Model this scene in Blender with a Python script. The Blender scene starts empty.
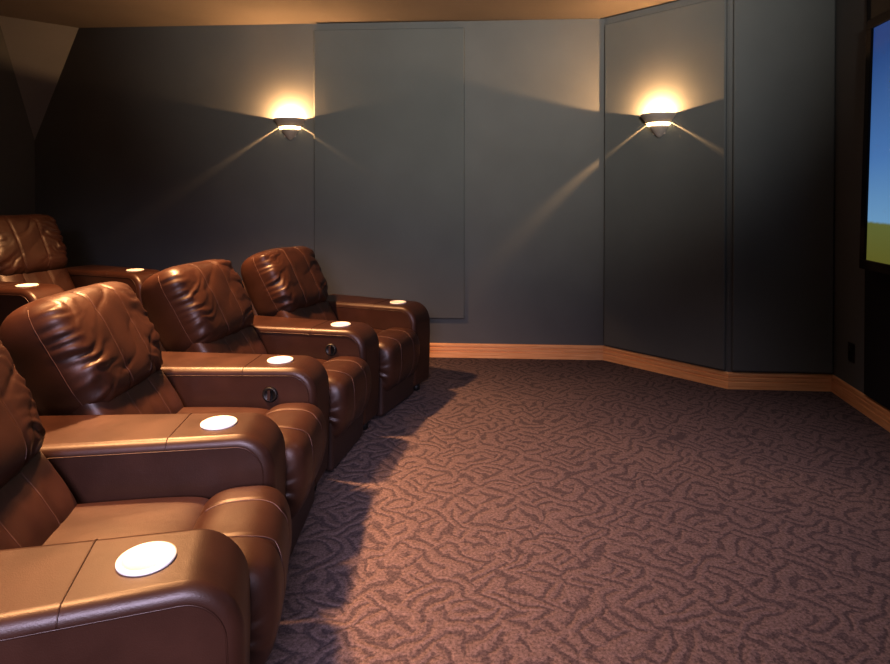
import bpy, bmesh, math, random
from mathutils import Vector, Matrix, noise
random.seed(4)
C = bpy.context.scene.collection
R = math.radians
H = 1.35            # camera height
F = 620.0           # focal length in pixels of the 890 px frame

# ------------------------------------------------------------------ helpers
def new_obj(name, mesh, mat=None, parent=None):
    o = bpy.data.objects.new(name, mesh)
    C.objects.link(o)
    if mat is not None and not mesh.materials:
        mesh.materials.append(mat)
    if parent is not None:
        o.parent = parent
    return o

def mesh_from(name, verts, faces, smooth=False):
    m = bpy.data.meshes.new(name)
    m.from_pydata([tuple(v) for v in verts], [], faces)
    m.update()
    bm = bmesh.new(); bm.from_mesh(m)
    bmesh.ops.recalc_face_normals(bm, faces=bm.faces)
    bm.to_mesh(m); bm.free()
    if smooth:
        for p in m.polygons: p.use_smooth = True
    return m

def thing(name, label, cat, loc=(0, 0, 0), rotz=0, group=None):
    o = bpy.data.objects.new(name, None); C.objects.link(o)
    o.location = loc; o.rotation_euler = (0, 0, rotz)
    o.empty_display_size = .1
    o['label'] = label; o['category'] = cat
    if group: o['group'] = group
    return o

def tag(o, label, cat, group=None):
    o['label'] = label; o['category'] = cat
    if group: o['group'] = group
    return o

def struct(o):
    o['kind'] = 'structure'; return o

def tube(points, r, n=6, closed=False):
    pts = [Vector(p) for p in points]
    V = []; Fc = []
    N = len(pts)
    up = Vector((0.13, 0.21, 0.97)).normalized()
    prev = None
    for i, p in enumerate(pts):
        a = pts[max(i-1, 0)]; b = pts[min(i+1, N-1)]
        if closed: a = pts[i-1]; b = pts[(i+1) % N]
        t = (b-a).normalized()
        s = t.cross(up)
        if s.length < .05: s = t.cross(Vector((1, 0, 0)))
        s.normalize(); q = s.cross(t)
        for k in range(n):
            an = 2*math.pi*k/n
            V.append(p + (s*math.cos(an) + q*math.sin(an))*r)
    M = N if closed else N-1
    for i in range(M):
        for k in range(n):
            j = (i+1) % N
            Fc.append((i*n+k, i*n+(k+1) % n, j*n+(k+1) % n, j*n+k))
    if not closed:
        Fc.append(tuple(range(n))); Fc.append(tuple((N-1)*n+k for k in range(n)))
    return V, Fc

def merge(lst):
    V = []; Fc = []
    for v, f in lst:
        b = len(V); V += list(v); Fc += [tuple(i+b for i in q) for q in f]
    return V, Fc

def box(x0, x1, y0, y1, z0, z1):
    V = [Vector((x, y, z)) for x in (x0, x1) for y in (y0, y1) for z in (z0, z1)]
    Fc = [(0, 1, 3, 2), (4, 6, 7, 5), (0, 4, 5, 1), (2, 3, 7, 6), (0, 2, 6, 4), (1, 5, 7, 3)]
    return V, Fc

def lathe(profile, n=48, a0=0, a1=2*math.pi):
    full = abs(a1-a0-2*math.pi) < 1e-6
    V = []; Fc = []
    cnt = n if full else n+1
    m = len(profile)
    for i in range(cnt):
        an = a0+(a1-a0)*i/n
        for (r, z) in profile:
            V.append(Vector((r*math.cos(an), r*math.sin(an), z)))
    for i in range(n):
        j = (i+1) % cnt
        for k in range(m-1):
            Fc.append((i*m+k, j*m+k, j*m+k+1, i*m+k+1))
    return V, Fc

def bevel_mod(o, w, seg=3, angle=40):
    b = o.modifiers.new('bevel', 'BEVEL'); b.width = w; b.segments = seg
    b.limit_method = 'ANGLE'; b.angle_limit = R(angle); b.harden_normals = True
    for p in o.data.polygons: p.use_smooth = True
    return o

# ------------------------------------------------------------------ materials
def mat(name):
    m = bpy.data.materials.new(name); m.use_nodes = True
    nt = m.node_tree
    return m, nt, nt.nodes['Principled BSDF']

def nd(nt, t, **kw):
    n = nt.nodes.new(t)
    for k, v in kw.items():
        if k in n.inputs: n.inputs[k].default_value = v
        else: setattr(n, k, v)
    return n

def ramp(nt, fac, stops, interp='LINEAR'):
    n = nt.nodes.new('ShaderNodeValToRGB'); n.color_ramp.interpolation = interp
    e = n.color_ramp.elements
    while len(e) < len(stops): e.new(.5)
    for i, (p, c) in enumerate(stops):
        e[i].position = p; e[i].color = (*c, 1)
    nt.links.new(fac, n.inputs['Fac'])
    return n

def leather(name, c0, c1, rough=.40, bump=.12):
    m, nt, b = mat(name)
    tc = nd(nt, 'ShaderNodeTexCoord')
    n1 = nd(nt, 'ShaderNodeTexNoise', Scale=7.0, Detail=4.0)
    nt.links.new(tc.outputs['Object'], n1.inputs['Vector'])
    r = ramp(nt, n1.outputs['Fac'], [(.3, c0), (.7, c1)])
    nt.links.new(r.outputs['Color'], b.inputs['Base Color'])
    v = nd(nt, 'ShaderNodeTexVoronoi', Scale=330.0)
    nt.links.new(tc.outputs['Object'], v.inputs['Vector'])
    n2 = nd(nt, 'ShaderNodeTexNoise', Scale=34.0, Detail=5.0)
    nt.links.new(tc.outputs['Object'], n2.inputs['Vector'])
    ad = nd(nt, 'ShaderNodeMath', operation='MULTIPLY_ADD')
    nt.links.new(v.outputs['Distance'], ad.inputs[0]); ad.inputs[1].default_value = .35
    nt.links.new(n2.outputs['Fac'], ad.inputs[2])
    bp = nd(nt, 'ShaderNodeBump', Strength=bump*1.0, Distance=.004)
    nt.links.new(ad.outputs[0], bp.inputs['Height'])
    nt.links.new(bp.outputs['Normal'], b.inputs['Normal'])
    rr = nd(nt, 'ShaderNodeMapRange'); rr.inputs['To Min'].default_value = rough-.05; rr.inputs['To Max'].default_value = rough+.08
    nt.links.new(n1.outputs['Fac'], rr.inputs['Value']); nt.links.new(rr.outputs[0], b.inputs['Roughness'])
    b.inputs['Specular IOR Level'].default_value = .42
    return m

M_LEATHER = leather('brown_leather', (.027, .0100, .0058), (.042, .0160, .0092), .40)
M_DARK = leather('dark_leather', (.022, .011, .009), (.032, .015, .012), .45)
M_SEAM = leather('lit_seam_thread', (.075, .038, .030), (.09, .047, .036), .5, .02)  # stitched seams, with the highlight along their edges put into the lighter colour

def simple(name, col, rough=.5, metal=0, emit=None, strength=0):
    m, nt, b = mat(name)
    tc = nd(nt, 'ShaderNodeTexCoord')
    n1 = nd(nt, 'ShaderNodeTexNoise', Scale=40.0, Detail=3.0)
    nt.links.new(tc.outputs['Object'], n1.inputs['Vector'])
    r = ramp(nt, n1.outputs['Fac'], [(.3, tuple(c*.94 for c in col)), (.7, col)])
    nt.links.new(r.outputs['Color'], b.inputs['Base Color'])
    b.inputs['Roughness'].default_value = rough; b.inputs['Metallic'].default_value = metal
    if emit:
        b.inputs['Emission Color'].default_value = (*emit, 1); b.inputs['Emission Strength'].default_value = strength
    return m

M_CUP = simple('cream_white_plastic', (.86, .84, .78), .3)
M_BLACK = simple('black_plastic', (.004, .0035, .0035), .5)
M_FRAME = simple('dark_frame', (.006, .004, .004), .55)
M_GLOW = simple('lit_frosted_glass', (.8, .7, .5), .4, 0, (1, .72, .38), 18.0)
M_FRAME.node_tree.nodes['Principled BSDF'].inputs['Specular IOR Level'].default_value = .12
M_SCONCE = simple('sconce_bronze_grey', (.36, .31, .27), .5, 0.0)

def fabric(name, col, scale=420, bump=.25):
    m, nt, b = mat(name)
    tc = nd(nt, 'ShaderNodeTexCoord')
    n1 = nd(nt, 'ShaderNodeTexNoise', Scale=2.2, Detail=5.0)
    nt.links.new(tc.outputs['Object'], n1.inputs['Vector'])
    r = ramp(nt, n1.outputs['Fac'], [(.3, tuple(c*.93 for c in col)), (.7, tuple(c*1.05 for c in col))])
    n2 = nd(nt, 'ShaderNodeTexNoise', Scale=float(scale), Detail=2.0)
    nt.links.new(tc.outputs['Object'], n2.inputs['Vector'])
    bp = nd(nt, 'ShaderNodeBump', Strength=bump, Distance=.002)
    nt.links.new(n2.outputs['Fac'], bp.inputs['Height'])
    nt.links.new(bp.outputs['Normal'], b.inputs['Normal'])
    nt.links.new(r.outputs['Color'], b.inputs['Base Color'])
    b.inputs['Roughness'].default_value = .9; b.inputs['Specular IOR Level'].default_value = .15
    return m

M_WALL = fabric('grey_wall_fabric', (.138, .140, .134))
M_PANEL = fabric('grey_panel_fabric', (.124, .130, .125))
M_DPANEL = fabric('black_panel_fabric', (.02, .02, .021))
M_CEIL = fabric('taupe_ceiling_paint', (.20, .172, .145), 160, .15)

def carpet():
    m, nt, b = mat('patterned_carpet')
    tc = nd(nt, 'ShaderNodeTexCoord')
    # bend the coordinates so that strokes wander
    n0 = nd(nt, 'ShaderNodeTexNoise', Scale=5.5, Detail=2.0)
    nt.links.new(tc.outputs['Object'], n0.inputs['Vector'])
    mx = nd(nt, 'ShaderNodeVectorMath', operation='MULTIPLY_ADD')
    nt.links.new(n0.outputs['Color'], mx.inputs[0]); mx.inputs[1].default_value = (.20, .20, 0)
    nt.links.new(tc.outputs['Object'], mx.inputs[2])
    wv = []
    for ang in (47, -44):
        mp = nd(nt, 'ShaderNodeMapping'); mp.inputs['Rotation'].default_value = (0, 0, R(ang))
        nt.links.new(mx.outputs[0], mp.inputs['Vector'])
        w_ = nd(nt, 'ShaderNodeTexWave', Scale=5.6, Distortion=2.8, Detail=1.5)
        w_.inputs['Detail Scale'].default_value = 1.3
        nt.links.new(mp.outputs[0], w_.inputs['Vector']); wv.append(w_)
    nm = nd(nt, 'ShaderNodeTexNoise', Scale=9.5, Detail=1.0)
    nt.links.new(tc.outputs['Object'], nm.inputs['Vector'])
    mk = ramp(nt, nm.outputs['Fac'], [(.46, (0, 0, 0)), (.54, (1, 1, 1))])
    g = nd(nt, 'ShaderNodeMix', data_type='FLOAT')
    nt.links.new(mk.outputs['Color'], g.inputs['Factor'])
    nt.links.new(wv[0].outputs['Fac'], g.inputs['A']); nt.links.new(wv[1].outputs['Fac'], g.inputs['B'])
    fine = nd(nt, 'ShaderNodeTexNoise', Scale=95.0, Detail=4.0, Roughness=.75)
    nt.links.new(tc.outputs['Object'], fine.inputs['Vector'])
    sm = nd(nt, 'ShaderNodeMath', operation='MULTIPLY_ADD')
    nt.links.new(fine.outputs['Fac'], sm.inputs[0]); sm.inputs[1].default_value = .5
    nt.links.new(g.outputs['Result'], sm.inputs[2])
    pat = ramp(nt, sm.outputs[0], [(.34, (0, 0, 0)), (.74, (1, 1, 1))])
    spk = ramp(nt, fine.outputs['Fac'], [(.38, (.22, .22, .22)), (.64, (1.0, 1.0, 1.0))])
    colr = nd(nt, 'ShaderNodeMix', data_type='RGBA')
    nt.links.new(pat.outputs['Color'], colr.inputs['Factor'])
    colr.inputs['A'].default_value = (.100, .075, .080, 1); colr.inputs['B'].default_value = (.172, .125, .122, 1)
    mul = nd(nt, 'ShaderNodeMix', data_type='RGBA', blend_type='MULTIPLY'); mul.inputs['Factor'].default_value = .75
    nt.links.new(colr.outputs['Result'], mul.inputs['A']); nt.links.new(spk.outputs['Color'], mul.inputs['B'])
    nt.links.new(mul.outputs['Result'], b.inputs['Base Color'])
    bp = nd(nt, 'ShaderNodeBump', Strength=.5, Distance=.006)
    nt.links.new(sm.outputs[0], bp.inputs['Height']); nt.links.new(bp.outputs['Normal'], b.inputs['Normal'])
    b.inputs['Roughness'].default_value = .95; b.inputs['Specular IOR Level'].default_value = .1
    return m
M_CARPET = carpet()

def oak():
    m, nt, b = mat('oak_trim')
    tc = nd(nt, 'ShaderNodeTexCoord')
    mp = nd(nt, 'ShaderNodeMapping'); mp.inputs['Scale'].default_value = (2.0, 40.0, 60.0)
    nt.links.new(tc.outputs['Object'], mp.inputs['Vector'])
    n1 = nd(nt, 'ShaderNodeTexNoise', Scale=2.5, Detail=6.0, Distortion=.6)
    nt.links.new(mp.outputs[0], n1.inputs['Vector'])
    r = ramp(nt, n1.outputs['Fac'], [(.3, (.74, .33, .12)), (.7, (.95, .54, .25))])
    nt.links.new(r.outputs['Color'], b.inputs['Base Color'])
    b.inputs['Roughness'].default_value = .38
    return m
M_OAK = oak()

def screen_picture(z0, z1):
    """blue sky fading down to a grass field, as shown on the display"""
    m, nt, b = mat('screen_picture')
    tc = nd(nt, 'ShaderNodeTexCoord')
    sx = nd(nt, 'ShaderNodeSeparateXYZ'); nt.links.new(tc.outputs['Object'], sx.inputs[0])
    mr = nd(nt, 'ShaderNodeMapRange'); mr.inputs['From Min'].default_value = z0; mr.inputs['From Max'].default_value = z1
    nt.links.new(sx.outputs['Z'], mr.inputs['Value'])
    n = nd(nt, 'ShaderNodeTexNoise', Scale=30.0, Detail=4.0); nt.links.new(tc.outputs['Object'], n.inputs['Vector'])
    a = nd(nt, 'ShaderNodeMath', operation='MULTIPLY_ADD'); nt.links.new(n.outputs['Fac'], a.inputs[0]); a.inputs[1].default_value = .012
    nt.links.new(mr.outputs[0], a.inputs[2])
    r = ramp(nt, a.outputs[0], [(0, (.16, .155, .03)), (.165, (.17, .19, .055)), (.175, (.21, .42, .66)), (.45, (.10, .25, .55)), (.95, (.022, .075, .26))])
    nt.links.new(r.outputs['Color'], b.inputs['Emission Color'])
    b.inputs['Emission Strength'].default_value = .75
    b.inputs['Base Color'].default_value = (.01, .01, .01, 1); b.inputs['Roughness'].default_value = .35
    return m

# ------------------------------------------------------------------ room plan
SL = -.064
def backY(x): return 5.10 + SL*(x+.148)
P0 = Vector((-3.515, backY(-3.515)))
P1 = Vector((1.285, 5.01)); P2 = Vector((1.956, 4.27)); P3 = Vector((2.645, 4.216))
RD = Vector((-.111, -.686)).normalized()
P4 = P3 + RD*7.5
LD = Vector((-.064, -1)).normalized()
PL = P0 + LD*7.5
ZC = 2.755

def wall(name, a, b, m=M_WALL, t=.1, z0=-.02, z1=ZC+.02, ext0=0, ext1=0):
    """solid wall whose inner face runs a->b; the room lies on the right of a->b"""
    d = (b-a).normalized(); n = Vector((-d.y, d.x))      # outward
    a2 = a - d*ext0; b2 = b + d*ext1
    L = (b2-a2).length
    V, Fc = box(0, L, 0, t, z0, z1)
    o = new_obj(name, mesh_from(name, V, Fc), m)
    o.location = (a2.x, a2.y, 0); o.rotation_euler = (0, 0, math.atan2(d.y, d.x))
    return struct(o)

wall('wall_left', PL, P0, ext1=.1)
wall('wall_back', P0, P1, ext1=.02)
wall('wall_angled', P1, P2, ext0=.0, ext1=.0)
wall('wall_front', P2, P3, ext1=.1)
wall('wall_right', P3, P4)

poly = [PL + Vector((-.05, 0)), P0 + Vector((-.05, .05)), P1 + Vector((.02, .05)), P2 + Vector((.04, .05)), P3 + Vector((.05, .05)), P4 + Vector((.05, 0))]
def slab(name, z0, z1, m):
    n = len(poly)
    V = [(p.x, p.y, z0) for p in poly] + [(p.x, p.y, z1) for p in poly]
    Fc = [tuple(range(n)), tuple(range(n, 2*n))] + [(i, (i+1) % n, (i+1) % n+n, i+n) for i in range(n)]
    return struct(new_obj(name, mesh_from(name, V, Fc), m))
slab('floor', -.1, 0, M_CARPET)
slab('ceiling', ZC, ZC+.1, M_CEIL)

# sloped ceiling facet across the far left corner
A = Vector((-3.114, backY(-3.114)-.001, ZC)); B = Vector((P0.x+.001, P0.y-.001, 1.80)); Cc = P0 + LD*.40; Cc = Vector((Cc.x+.001, Cc.y, ZC))
K = Vector((P0.x, P0.y, ZC))
fm = mesh_from('ceiling_facet', [A, B, Cc, K], [(0, 1, 2), (0, 3, 1), (1, 3, 2), (0, 2, 3)])
struct(new_obj('ceiling_slope', fm, fabric('slope_paint', (.25, .25, .25), 160, .15)))

# oak baseboards with a moulded profile
BP = [(0, 0), (.018, 0), (.018, .048), (.010, .051), (.010, .056), (.0165, .060), (.0165, .078), (.008, .081), (.008, .086), (.0145, .090), (.0145, .103), (.009, .112), (0, .115)]
def baseboard(name, a, b, trim0=0, trim1=0):
    d = (b-a).normalized(); L = (b-a).length
    n = len(BP)
    V = [Vector((trim0*q[0]/.018, -q[0], q[1])) for q in BP] + [Vector((L - trim1*q[0]/.018, -q[0], q[1])) for q in BP]
    Fc = [tuple(range(n)), tuple(range(n, 2*n))] + [(i, (i+1) % n, (i+1) % n+n, i+n) for i in range(n)]
    o = new_obj(name, mesh_from(name, V, Fc), M_OAK)
    o.location = (a.x, a.y, 0); o.rotation_euler = (0, 0, math.atan2(d.y, d.x))
    return struct(o)
def mitre(d1, d2):
    an = d1.angle_signed(d2)      # +: clockwise
    return .018*math.tan(an/2)
dirs = [P0-PL, P1-P0, P2-P1, P3-P2, P4-P3]
mt = [mitre(dirs[i], dirs[i+1]) for i in range(4)]
pts = [PL, P0, P1, P2, P3, P4]
for i, nm in enumerate(['left', 'back', 'angled', 'front', 'right']):
    baseboard('baseboard_'+nm, pts[i], pts[i+1], mt[i-1] if i else 0, mt[i] if i < 4 else 0)

# fabric wall panels
def wall_panel(a, b, s0, s1, z0, z1, t, label, m=M_PANEL, bw=.012):
    d = (b-a).normalized()
    V, Fc = box(s0, s1, -t, -.0005, z0, z1)
    o = new_obj('wall_panel', mesh_from('wall_panel', V, Fc), m)
    o.location = (a.x, a.y, 0); o.rotation_euler = (0, 0, math.atan2(d.y, d.x))
    bevel_mod(o, bw, 3)
    return tag(o, label, 'wall panel')
def s_at(a, b, px, off=0):
    """distance along wall a->b where image column px crosses"""
    d = (b-a).normalized(); n = Vector((d.y, -d.x))
    k = (px-445)/F
    q = a + n*off
    s = (k*q.y - q.x)/(d.x - k*d.y)
    return s
wall_panel(P0, P1, s_at(P0, P1, 314, .03), s_at(P0, P1, 464.5, .03), .322, 2.695, .04,
           'wide flat grey fabric wall panel on the back wall, beside the left sconce')
L12 = (P2-P1).length
wall_panel(P1, P2, .02, L12-.012, .125, 2.70, .035,
           'grey fabric wall panel on the angled wall, carrying the right sconce')
L23 = (P3-P2).length
wall_panel(P2, P3, .018, L23-.012, .125, 2.72, .03,
           'dark grey fabric wall panel between the angled wall and the screen wall')
sp = s_at(P3, P4, 865, .02)
wall_panel(P3, P4, sp, sp+3.4, .125, 2.72, .02,
           'near-black fabric wall panel behind the wall-mounted screen', M_DPANEL, .004)

# ------------------------------------------------------------------ display screen on the right wall
def along(a, b, s, off, z=0):
    d = (b-a).normalized(); n = Vector((d.y, -d.x))
    q = a + d*s + n*off
    return Vector((q.x, q.y, z))
SW, ZT, ZB = 2.60, 2.36, .905
s0 = s_at(P3, P4, 865.5, .072)
scr = thing('display_screen', 'large wall-mounted screen in a dark frame showing blue sky over grass', 'screen', along(P3, P4, s0+SW/2, .0205, (ZT+ZB)/2), math.atan2(RD.y, RD.x))
scr.rotation_euler.x = R(-1.3); scr.location += Vector((-.99, .16, 0))*.019
hw, hh = SW/2, (ZT-ZB)/2
fb = .055
parts = [box(-hw, hw, -.05, 0, hh-fb, hh), box(-hw, hw, -.05, 0, -hh, -hh+fb), box(-hw, -hw+fb, -.05, 0, -hh+fb, hh-fb), box(hw-fb, hw, -.05, 0, -hh+fb, hh-fb)]
V, Fc = merge(parts)
bevel_mod(new_obj('frame', mesh_from('screen_frame', V, Fc), M_FRAME, scr), .004, 2)
V, Fc = box(-hw+fb, hw-fb, -.036, -.004, -hh+fb, hh-fb)
new_obj('picture', mesh_from('screen_picture', V, Fc), screen_picture(-hh+fb, hh-fb), scr)['label'] = 'bright picture of blue sky over a green field'

# wall outlet low on the right wall
ol = thing('wall_outlet', 'small dark outlet plate low on the wall in the right corner', 'outlet', along(P3, P4, .265, .001, .33), math.atan2(RD.y, RD.x))
V, Fc = box(-.04, .04, -.007, 0, -.06, .06)
bevel_mod(new_obj('cover_plate', mesh_from('cover_plate', V, Fc), M_BLACK, ol), .003, 2)
for dz in (-.026, .026):
    V, Fc = lathe([(.0, -.0095), (.015, -.0095), (.017, -.0075), (.017, -.004)], 20)
    V = [Vector((v.x, v.z, v.y+dz)) for v in V]
    new_obj('socket', mesh_from('socket', V, Fc, True), M_BLACK, ol)

# ------------------------------------------------------------------ wall sconces
def sconce(a, b, px, z, off, label, power):
    d = (b-a).normalized()
    s = s_at(a, b, px, off)
    t = thing('wall_sconce', label, 'wall lamp', along(a, b, s, off+.0005, z), math.atan2(d.y, d.x), None)
    # half bowl: opens upward, curved side into the room (local -Y)
    pr = [(.128, 0), (.132, 0), (.134, -.006), (.130, -.014), (.124, -.022), (.094, -.066), (.090, -.066), (.119, -.022), (.126, -.008), (.128, 0)]
    V, Fc = lathe(pr, 40, math.pi, 2*math.pi)
    new_obj('upper_bowl', mesh_from('upper_bowl', V, Fc, True), M_SCONCE, t)
    pr = [(.0, -.0672), (.085, -.0672), (.085, -.084), (.0, -.084)]
    V, Fc = lathe(pr, 40, math.pi, 2*math.pi)
    new_obj('glass_band', mesh_from('glass_band', V, Fc, False), M_GLOW, t)['label'] = 'glowing warm glass band'
    pr = [(.0, -.0845), (.072, -.0845), (.076, -.087), (.070, -.100), (.048, -.130), (.026, -.158), (.014, -.170), (0, -.173)]
    V, Fc = lathe(pr, 40, math.pi, 2*math.pi)
    new_obj('lower_bowl', mesh_from('lower_bowl', V, Fc, True), M_SCONCE, t)
    # back plate and lamp
    V, Fc = box(-.05, .05, -.004, 0, -.15, -.035)
    new_obj('back_plate', mesh_from('back_plate', V, Fc), M_SCONCE, t)
    V, Fc = lathe([(0, -.040), (.011, -.040), (.013, -.050), (.013, -.071), (0, -.071)], 16)
    V = [v + Vector((0, -.05, 0)) for v in V]
    new_obj('lamp_socket', mesh_from('lamp_socket', V, Fc, True), M_CUP, t)
    l = bpy.data.lights.new('sconce_light', 'POINT'); l.energy = power; l.color = (1, .57, .26); l.shadow_soft_size = .004
    lo = bpy.data.objects.new('sconce_light', l); C.objects.link(lo)
    q = along(a, b, s, off+.055, z-.022); lo.location = q
    return t
sconce(P0, P1, 290.5, 1.965, 0, 'half-bowl uplight sconce on the back wall, left of the fabric panel', 52)
sconce(P1, P2, 659, 1.935, .035, 'half-bowl uplight sconce on the angled wall panel at right', 52)

# ------------------------------------------------------------------ recliner seating
def fbm(p, s):
    return noise.noise(Vector(p)*s)

def cushion(name, half, p, n, disp=None, warp=None, M=None):
    """closed rounded cushion: local X front/back, Y across, Z up"""
    nx, ny, nz = n
    idx = {}; V = []; Fc = []
    def vid(i, j, k):
        key = (i, j, k)
        if key not in idx:
            q = Vector((2*i/nx-1, 2*j/ny-1, 2*k/nz-1))
            idx[key] = len(V)
            V.append(q)
        return idx[key]
    for i in (0, nx):
        for j in range(ny):
            for k in range(nz):
                Fc.append((vid(i, j, k), vid(i, j+1, k), vid(i, j+1, k+1), vid(i, j, k+1)))
    for j in (0, ny):
        for i in range(nx):
            for k in range(nz):
                Fc.append((vid(i, j, k), vid(i+1, j, k), vid(i+1, j, k+1), vid(i, j, k+1)))
    for k in (0, nz):
        for i in range(nx):
            for j in range(ny):
                Fc.append((vid(i, j, k), vid(i+1, j, k), vid(i+1, j+1, k), vid(i, j+1, k)))
    fn = surf(half, p, disp, warp, M)
    V = [fn(q) for q in V]
    return mesh_from(name, V, Fc, True)

def surf(half, p, disp=None, warp=None, M=None):
    def fn(q, lift=0):
        px_, py_, pz_ = (p if isinstance(p, tuple) else (p, p, p))
        r = (abs(q.x)**px_ + abs(q.y)**py_ + abs(q.z)**pz_)**(1/max(px_, 1))
        if not isinstance(p, tuple):
            u = q/r
        else:
            # solve scale so that |x/s|^px+... = 1
            s = 1.0
            lo, hi = .9, 2.2
            for _ in range(18):
                s = (lo+hi)/2
                if (abs(q.x)/s)**px_ + (abs(q.y)/s)**py_ + (abs(q.z)/s)**pz_ > 1: lo = s
                else: hi = s
            u = q/s
        pos = Vector((u.x*half[0], u.y*half[1], u.z*half[2]))
        nrm = Vector((math.copysign(abs(u.x)**3, u.x)/half[0], math.copysign(abs(u.y)**3, u.y)/half[1], math.copysign(abs(u.z)**3, u.z)/half[2]))
        if nrm.length > 0: nrm.normalize()
        d = lift
        if disp: d += disp(u, pos)
        pos = pos + nrm*d
        if warp: pos = warp(u, pos)
        return M @ pos if M is not None else pos
    return fn

def seam_line(fn, path, lift=.0005, r=.0017):
    """thin stitched piping that follows a cushion surface; path = points on the unit cube"""
    return tube([fn(Vector(q), lift) for q in path], r, 5)

def lerp_path(a, b, n=40):
    a = Vector(a); b = Vector(b)
    return [a.lerp(b, i/n) for i in range(n+1)]

def gather(v, along_, freq, seed, L, amp):
    """puckers that run away from a sewn edge at |v| = 1"""
    d = 1-abs(v)
    if d > 6*L: return 0
    ph = 1.6*noise.noise(Vector((along_*2.5, seed, 0)))
    a = .55 + .7*noise.noise(Vector((along_*1.7, seed+9, 3)))
    return amp*a*math.sin(freq*along_ + ph*3 + d*3)*math.exp(-d/L)*min(1, d/.03+.3)

def folds(p, s, seed, ax):
    q = Vector((p.x*ax[0], p.y*ax[1], p.z*ax[2]))*s + Vector((seed, seed*.7, 0))
    q = q + Vector((noise.noise(q*.6+Vector((5, 5, 5))), noise.noise(q*.6+Vector((9, 1, 7))), 0))*.6
    return (1-abs(noise.noise(q))*2.2)

# ---- head pillow
TILT = R(23)
MP = Matrix.Translation((-.648, 0, .752)) @ Matrix.Rotation(-TILT, 4, 'Y')
def smooth(a, b, x):
    t = max(0, min(1, (x-a)/(b-a))); return t*t*(3-2*t)
def pillow_disp(seed):
    def f(u, pos):
        d = .003*noise.noise(pos*7+Vector((0, seed, 0)))
        s = abs(u.y); sg = seed + (4.3 if u.y > 0 else 0)
        # drawn folds fanning in from the sewn side edges
        wob = 1.1*noise.noise(Vector((s*2.2, u.z*1.8, sg))) + .5*noise.noise(Vector((s*5, u.z*5, sg+3)))
        th = 11.5*(u.z + .55*s) + 2.2*wob
        crease = (1-abs(math.sin(th/2+sg)))**2
        patch = .25 + 1.1*max(0, noise.noise(Vector((u.z*1.6, sg*1.7, s))) + .35)
        env = smooth(.12, .85, s)*(1 - .45*smooth(.9, 1.0, s))
        front = smooth(.05, .75, u.x)
        d += front*env*patch*(.006*math.sin(th) + .003*math.sin(th*2.3+2*wob) - .013*crease)
        # finer puckers right at the seam
        d += front*.003*math.sin(34*u.z+6*wob)*smooth(.72, .97, s)
        # soft cross folds over the whole face
        th2 = 7*(u.z*.8 - u.y*.55) + 3*noise.noise(pos*5+Vector((seed, 2, 0)))
        d += front*(.0025*math.sin(th2) - .006*(1-abs(math.sin(th2*.8+1)))**3*max(0, .4+noise.noise(pos*6+Vector((1, seed, 0)))*2))
        if u.x > -.2:
            for sy in (-.30, .34):
                d -= .005*math.exp(-((u.y-sy)/.025)**2)
        return d
    return f
def pillow_warp(u, pos):
    x, y, z = pos
    y *= 1.0 + .065*u.z
    if u.x > 0: x += -.020*u.z
    z -= .013*u.y*u.y*smooth(-.2, 1, u.z)
    return Vector((x, y, z))
PH = (.152, .279, .232)
PP = (3.0, 9.0, 4.2)

# ---- lumbar cushion
ML = Matrix.Translation((-.490, 0, .495)) @ Matrix.Rotation(-R(33), 4, 'Y')
LH = (.085, .252, .175); LP = (3.0, 7.0, 4.5)
def lumbar_disp(u, pos):
    d = .0035*noise.noise(pos*11)
    if u.x > 0:
        d += .004*max(0, folds(pos, 5, 2.2, (1, 1, 1)))
        for sy in (-.34, .34): d -= .004*math.exp(-((u.y-sy)/.03)**2)
        d += gather(u.y, u.z, 15, 4.4, .10, .004)
    return d

# ---- seat pad
MS = Matrix.Translation((-.235, 0, .345))
SH = (.275, .252, .090); SP = (7.0, 10.0, 4.0)
def seat_disp(u, pos):
    d = .003*noise.noise(pos*6)
    if u.z > 0: d += .0025*max(0, folds(pos, 4, 7.7, (.6, 1.5, 1)))*(1-u.x)*.5 + .010*(1-u.y*u.y)*(1-u.x*u.x)
    return d

# ---- front roll / leg rest pad
MFp = Matrix.Translation((.112, 0, .300))
FH = (.140, .238, .168); FP = (3.0, 9.0, 3.2)
def front_disp(u, pos):
    d = .003*noise.noise(pos*7+Vector((3, 0, 0)))
    if u.x > .1 or u.z > .2:
        an = math.atan2(u.z, u.x)
        low = max(0, min(1, (.55-u.z)/.6))
        d += gather(u.y, an, 15, 11.0, .06, .011)*low
        for sy in (-.40, .40): d -= .0035*math.exp(-((u.y-sy)/.025)**2)
    return d
def front_warp(u, pos):
    x, y, z = pos
    x += .030*u.z if u.z < 0 else .004*u.z
    return Vector((x, y, z))

# ---- back shell
MB_ = Matrix.Translation((-.700, 0, .450)) @ Matrix.Rotation(-TILT, 4, 'Y')

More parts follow.
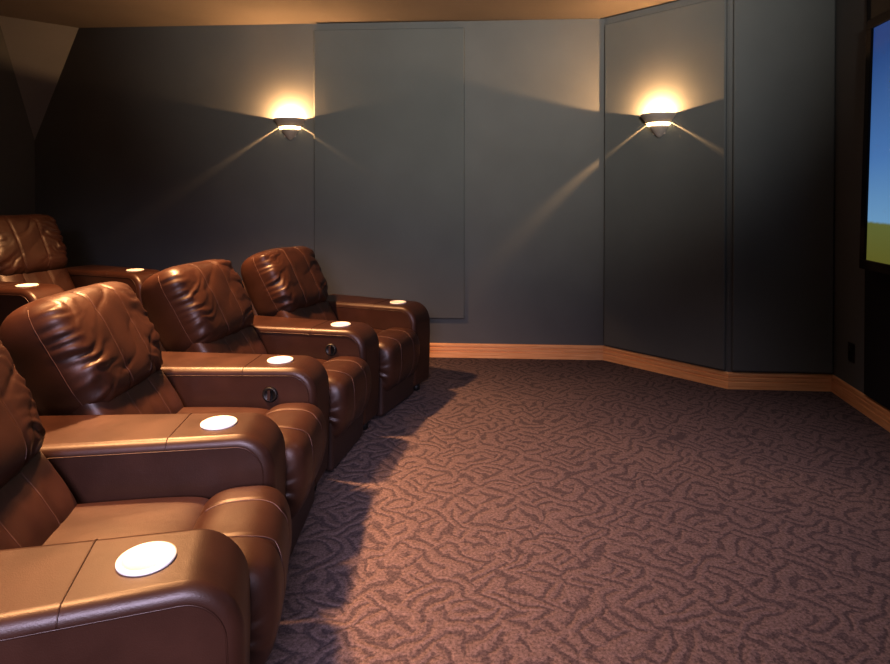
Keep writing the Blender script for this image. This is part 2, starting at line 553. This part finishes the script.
# ---- arm block
ARM_TOP, NOSE, BACK = .588, .20, -.70
def arm_hw(x):
    t = (NOSE-x)/(NOSE-BACK)
    return .116 + .048*t
def arm_profile():
    pr = [(BACK, .045)]
    pr += [(BACK, .50)]
    for i in range(9):
        a = math.pi - i/8*math.pi/2
        pr.append((BACK+.06+.06*math.cos(a), ARM_TOP-.065+.06*math.sin(a)))
    for i in range(1, 6):
        pr.append((BACK+.06+(NOSE-.115-BACK-.06)*i/6, ARM_TOP-.005+.005*i/6))
    for i in range(15):
        a = math.pi/2 - i/14*math.pi/2
        pr.append((NOSE-.118+.118*math.cos(a), ARM_TOP-.125+.125*math.sin(a)))
    pr += [(NOSE+.002, .38), (NOSE-.002, .2), (NOSE-.010, .045)]
    return pr
APR = arm_profile()
def arm_mesh():
    bm = bmesh.new()
    L = [bm.verts.new((x, arm_hw(x), z)) for x, z in APR]
    Rr = [bm.verts.new((x, -arm_hw(x), z)) for x, z in APR]
    n = len(APR)
    bm.faces.new(L); bm.faces.new(Rr[::-1])
    for i in range(n):
        j = (i+1) % n
        bm.faces.new((L[j], L[i], Rr[i], Rr[j]))
    bmesh.ops.recalc_face_normals(bm, faces=bm.faces)
    m = bpy.data.meshes.new('arm'); bm.to_mesh(m); bm.free()
    return m
def arm_piping():
    out = []
    def inset(k, r):
        # profile point moved inward by r
        a = Vector(APR[max(k-1, 0)]); b = Vector(APR[min(k+1, len(APR)-1)])
        t = (b-a).normalized(); nn = Vector((t.y, -t.x))
        return Vector(APR[k]) + nn*r
    for sgn in (1, -1):
        pts_ = []
        for k in range(6, len(APR)):
            q = inset(k, .0325)
            pts_.append((q.x, sgn*(arm_hw(q.x)+.0004), q.y))
        out.append(tube(pts_, .0021, 5))
    # cross seam behind the cup holder
    for xs in (-.125,):
        pts_ = []
        hw_ = arm_hw(xs); r = .032
        z0_ = ARM_TOP-.001
        for i in range(8):
            a = i/7*math.pi/2
            pts_.append((xs, -(hw_-r) - r*math.cos(a), z0_-r+r*math.sin(a)))
        for i in range(8):
            a = math.pi/2 - i/7*math.pi/2
            pts_.append((xs, (hw_-r) + r*math.cos(a), z0_-r+r*math.sin(a)))
        out.append(tube(pts_, .0019, 5))
    return [mesh_from('piping', *q, True) for q in out]

CACHE = {}
def cached(key, fn):
    if key not in CACHE: CACHE[key] = fn()
    return CACHE[key]

def cup_mesh():
    pr = [(0, .0025), (.041, .0025), (.045, .0055), (.048, .0075), (.054, .0078), (.058, .0055), (.058, 0), (0, 0)]
    return mesh_from('cup_holder', *lathe(pr, 56), True)
def foot_mesh():
    return mesh_from('foot', *lathe([(0, 0), (.022, 0), (.026, .004), (.030, .05), (0, .05)], 20), True)
def lever_mesh():
    pr = [(0, .004), (.021, .004), (.024, .009), (.030, .009), (.034, .004), (.034, -.004), (0, -.004)]
    V, Fc = lathe(pr, 32)
    return mesh_from('lever_bezel', [Vector((v.x, -v.z, v.y)) for v in V], Fc, True)
def grip_mesh():
    V, Fc = box(-.006, .006, -.017, -.003, -.021, .021)
    return mesh_from('lever_grip', V, Fc)

def seams(fn, paths):
    return merge([seam_line(fn, q) for q in paths])

def pillow_build(seed):
    return cushion('headrest', PH, PP, (14, 72, 60), pillow_disp(seed), pillow_warp, MP)
def pillow_seams(seed):
    fn = surf(PH, PP, pillow_disp(seed), pillow_warp, MP)
    P = []
    for sy in (-.30, .34):
        P.append(lerp_path((-.6, sy, 1), (1, sy, 1), 20) + lerp_path((1, sy, 1), (1, sy, -1), 50)[1:])
    for sy in (-1, 1):
        P.append(lerp_path((.25, sy, -1), (.25, sy, 1), 50))
    return [mesh_from('headrest_seam', *seam_line(fn, q, .0003, .0013), True) for q in P]

def add_arm(chair, y, rot, lever=False):
    a = new_obj('armrest', cached('arm', arm_mesh), M_LEATHER, chair)
    a.location = (0, y, 0); a.rotation_euler = (0, 0, rot)
    bevel_mod(a, .031, 6, 50)
    for q in cached('armp', arm_piping): new_obj('piping', q, M_LEATHER, a)
    c = new_obj('cup_holder', cached('cup', cup_mesh), M_CUP, a)
    c.location = (0, 0, ARM_TOP-.0005); c['label'] = 'round cream-white cup holder insert'
    for x in (NOSE-.06, BACK+.08):
        f = new_obj('foot', cached('foot', foot_mesh), M_BLACK, a); f.location = (x, 0, 0)
    if lever:
        l = new_obj('recline_lever', cached('lever', lever_mesh), M_BLACK, a)
        l.location = (.0, -arm_hw(0)-.001, .475); l.rotation_euler = (0, 0, 0); l['label'] = 'black round recline lever'
        g_ = new_obj('lever_grip', cached('grip', grip_mesh), M_DARK, l)
    return a

def make_chair(x, y, z, heading, label, group, seed, right_arm=False, lever=False):
    t = thing('recliner_chair', label, 'recliner', (x, y, z), heading, group)
    # low plinth and front kick panel
    V, Fc = box(-.68, .19, -.235, .235, .02, .27)
    def mk(): return mesh_from('base', V, Fc)
    bevel_mod(new_obj('base', cached('base', mk), M_DARK, t), .02, 3)
    bs = new_obj('back_shell', cached('shell', lambda: cushion('back_shell', (.065, .262, .36), (5, 12, 7), (8, 20, 24), None, None, MB_)), M_DARK, t)
    def shell_pipe():
        fn = surf((.065, .262, .36), (5, 12, 7), None, None, MB_)
        return [mesh_from('shell_piping', *seam_line(fn, lerp_path((.3, sy, -1), (.3, sy, 1), 40), .0, .003), True) for sy in (-1, 1)]
    for q in cached('shellp', shell_pipe): new_obj('piping', q, M_SEAM, bs)
    s = new_obj('seat', cached('seat', lambda: cushion('seat', SH, SP, (36, 36, 12), seat_disp, None, MS)), M_LEATHER, t)
    f = new_obj('leg_rest', cached('front', lambda: cushion('leg_rest', FH, FP, (30, 84, 40), front_disp, front_warp, MFp)), M_LEATHER, t)
    def fseam():
        fn = surf(FH, FP, front_disp, front_warp, MFp)
        P = []
        for sy in (-.40, .40):
            P.append(lerp_path((-.8, sy, 1), (1, sy, 1), 30) + lerp_path((1, sy, 1), (1, sy, -.9), 30)[1:])
        return [mesh_from('leg_rest_seam', *seam_line(fn, q), True) for q in P]
    for q in cached('fseam', fseam): new_obj('seam', q, M_SEAM, f)
    l = new_obj('lumbar_cushion', cached('lumbar', lambda: cushion('lumbar_cushion', LH, LP, (12, 50, 36), lumbar_disp, None, ML)), M_LEATHER, t)
    def lseam():
        fn = surf(LH, LP, lumbar_disp, None, ML)
        return [mesh_from('lumbar_seam', *seam_line(fn, lerp_path((1, sy, -1), (1, sy, 1), 40)), True) for sy in (-.34, .34)]
    for q in cached('lseam', lseam): new_obj('seam', q, M_SEAM, l)
    h = new_obj('headrest', cached(('pillow', seed), lambda: pillow_build(seed)), M_LEATHER, t)
    for q in cached(('pseam', seed), lambda: pillow_seams(seed)): new_obj('seam', q, M_SEAM, h)
    add_arm(t, .385, -R(5), lever)
    if right_arm: add_arm(t, -.385, R(5))
    return t

cups = [(-.621, 1.284), (-.747, 2.04), (-.749, 2.813), (-.601, 3.583), (-.326, 4.303)]
FRONT = 'front row of brown leather recliners'
labels = ['brown leather recliner nearest the camera, with a cup-holder armrest on each side',
          'brown leather recliner, second from the camera in the front row, with crumpled headrest',
          'brown leather recliner, third from the camera in the front row, before the farthest one',
          'brown leather recliner at the far end of the front row, nearest the back wall']
for i in range(4):
    a = Vector(cups[i]); b = Vector(cups[i+1])
    d = b-a; m_ = (a+b)/2
    heading = math.atan2(-d.x, d.y)
    make_chair(m_.x, m_.y, 0, heading, labels[i], FRONT, [1.3, 5.1, 8.6, 12.9][i], right_arm=(i == 0), lever=(i in (1, 2)))

# raised platform with the rear row
RZ = .22
V = [(-1.80, -.6), (-1.80, 5.18), (-3.50, 5.29), (-3.80, 0.0), (-3.82, -.6)]
n = len(V)
pv = [(x, y, 0.0) for x, y in V] + [(x, y, RZ) for x, y in V]
pf = [tuple(range(n)), tuple(range(n, 2*n))] + [(i, (i+1) % n, (i+1) % n+n, i+n) for i in range(n)]
struct(new_obj('floor_riser', mesh_from('floor_riser', pv, pf), M_CARPET))
ca = Vector((-2.41, 3.60)); cb = Vector((-2.20, 4.35)); d = cb-ca; m_ = (ca+cb)/2
make_chair(m_.x, m_.y, RZ, math.atan2(-d.x, d.y)-R(5), 'brown leather recliner on the raised rear row, behind the front row at far left', None, 17.2, right_arm=True)

# ------------------------------------------------------------------ light
def spot(loc, target, energy, angle, blend, col, size=.08):
    l = bpy.data.lights.new('downlight_or_fill', 'SPOT'); l.energy = energy; l.spot_size = R(angle); l.spot_blend = blend  # shared by the ceiling downlights and the added fill spots
    l.color = col; l.shadow_soft_size = size
    o = bpy.data.objects.new('downlight_or_fill', l); C.objects.link(o)
    o.location = loc
    o.rotation_euler = (Vector(target)-Vector(loc)).to_track_quat('-Z', 'Y').to_euler()
    return o
WARM = (1, .53, .24)
spot((-1.62, 3.35, 2.72), (-1.35, 3.1, 0), 1150, 108, 1.0, WARM)
spot((-1.75, 3.6, 2.72), (-2.65, 3.85, 1.0), 190, 58, 1.0, WARM)  # added fill spot that brightens the rear-row recliner
spot((-1.55, 1.85, 2.72), (-1.42, 1.8, 0), 760, 88, 1.0, WARM)
spot((1.2, 2.5, 2.72), (1.05, 2.75, 0), 150, 88, 1.0, (1, .80, .88), .15)  # unseen spot added to lift the open carpet without washing the walls
spot((.5, -.6, 2.5), (.40, 4.8, 3.25), 1050, 64, 1.0, (1.0, .965, .92), .12)  # added behind the camera and aimed upward to brighten the upper walls
l = bpy.data.lights.new('room_fill', 'AREA'); l.shape = 'RECTANGLE'; l.size = 1.6; l.size_y = 1.0; l.energy = 25; l.color = (.84, .74, 1.0); l.spread = R(52)
o = bpy.data.objects.new('room_fill', l); C.objects.link(o); o.location = (-.1, -1.6, 2.0)
o.rotation_euler = (Vector((-.55, 2.0, .1))-Vector(o.location)).to_track_quat('-Z', 'Y').to_euler()

w = bpy.data.worlds.new('World'); bpy.context.scene.world = w; w.use_nodes = True
w.node_tree.nodes['Background'].inputs['Color'].default_value = (.036, .033, .031, 1)
w.node_tree.nodes['Background'].inputs['Strength'].default_value = 1.0

# ------------------------------------------------------------------ camera
cam = bpy.data.cameras.new('camera'); cam.sensor_width = 36; cam.lens = F/890*36
pitch = R(.6)
cam.shift_y = -(139 - F*math.tan(pitch))/890
cam.clip_start = .02
co = bpy.data.objects.new('camera', cam); C.objects.link(co)
co.location = (0, 0, H); co.rotation_euler = (math.pi/2 - pitch, 0, 0)
bpy.context.scene.camera = co
sc = bpy.context.scene
sc.view_settings.view_transform = 'Standard'
sc.view_settings.look = 'None'
sc.view_settings.exposure = .12
sc.view_settings.gamma = .86
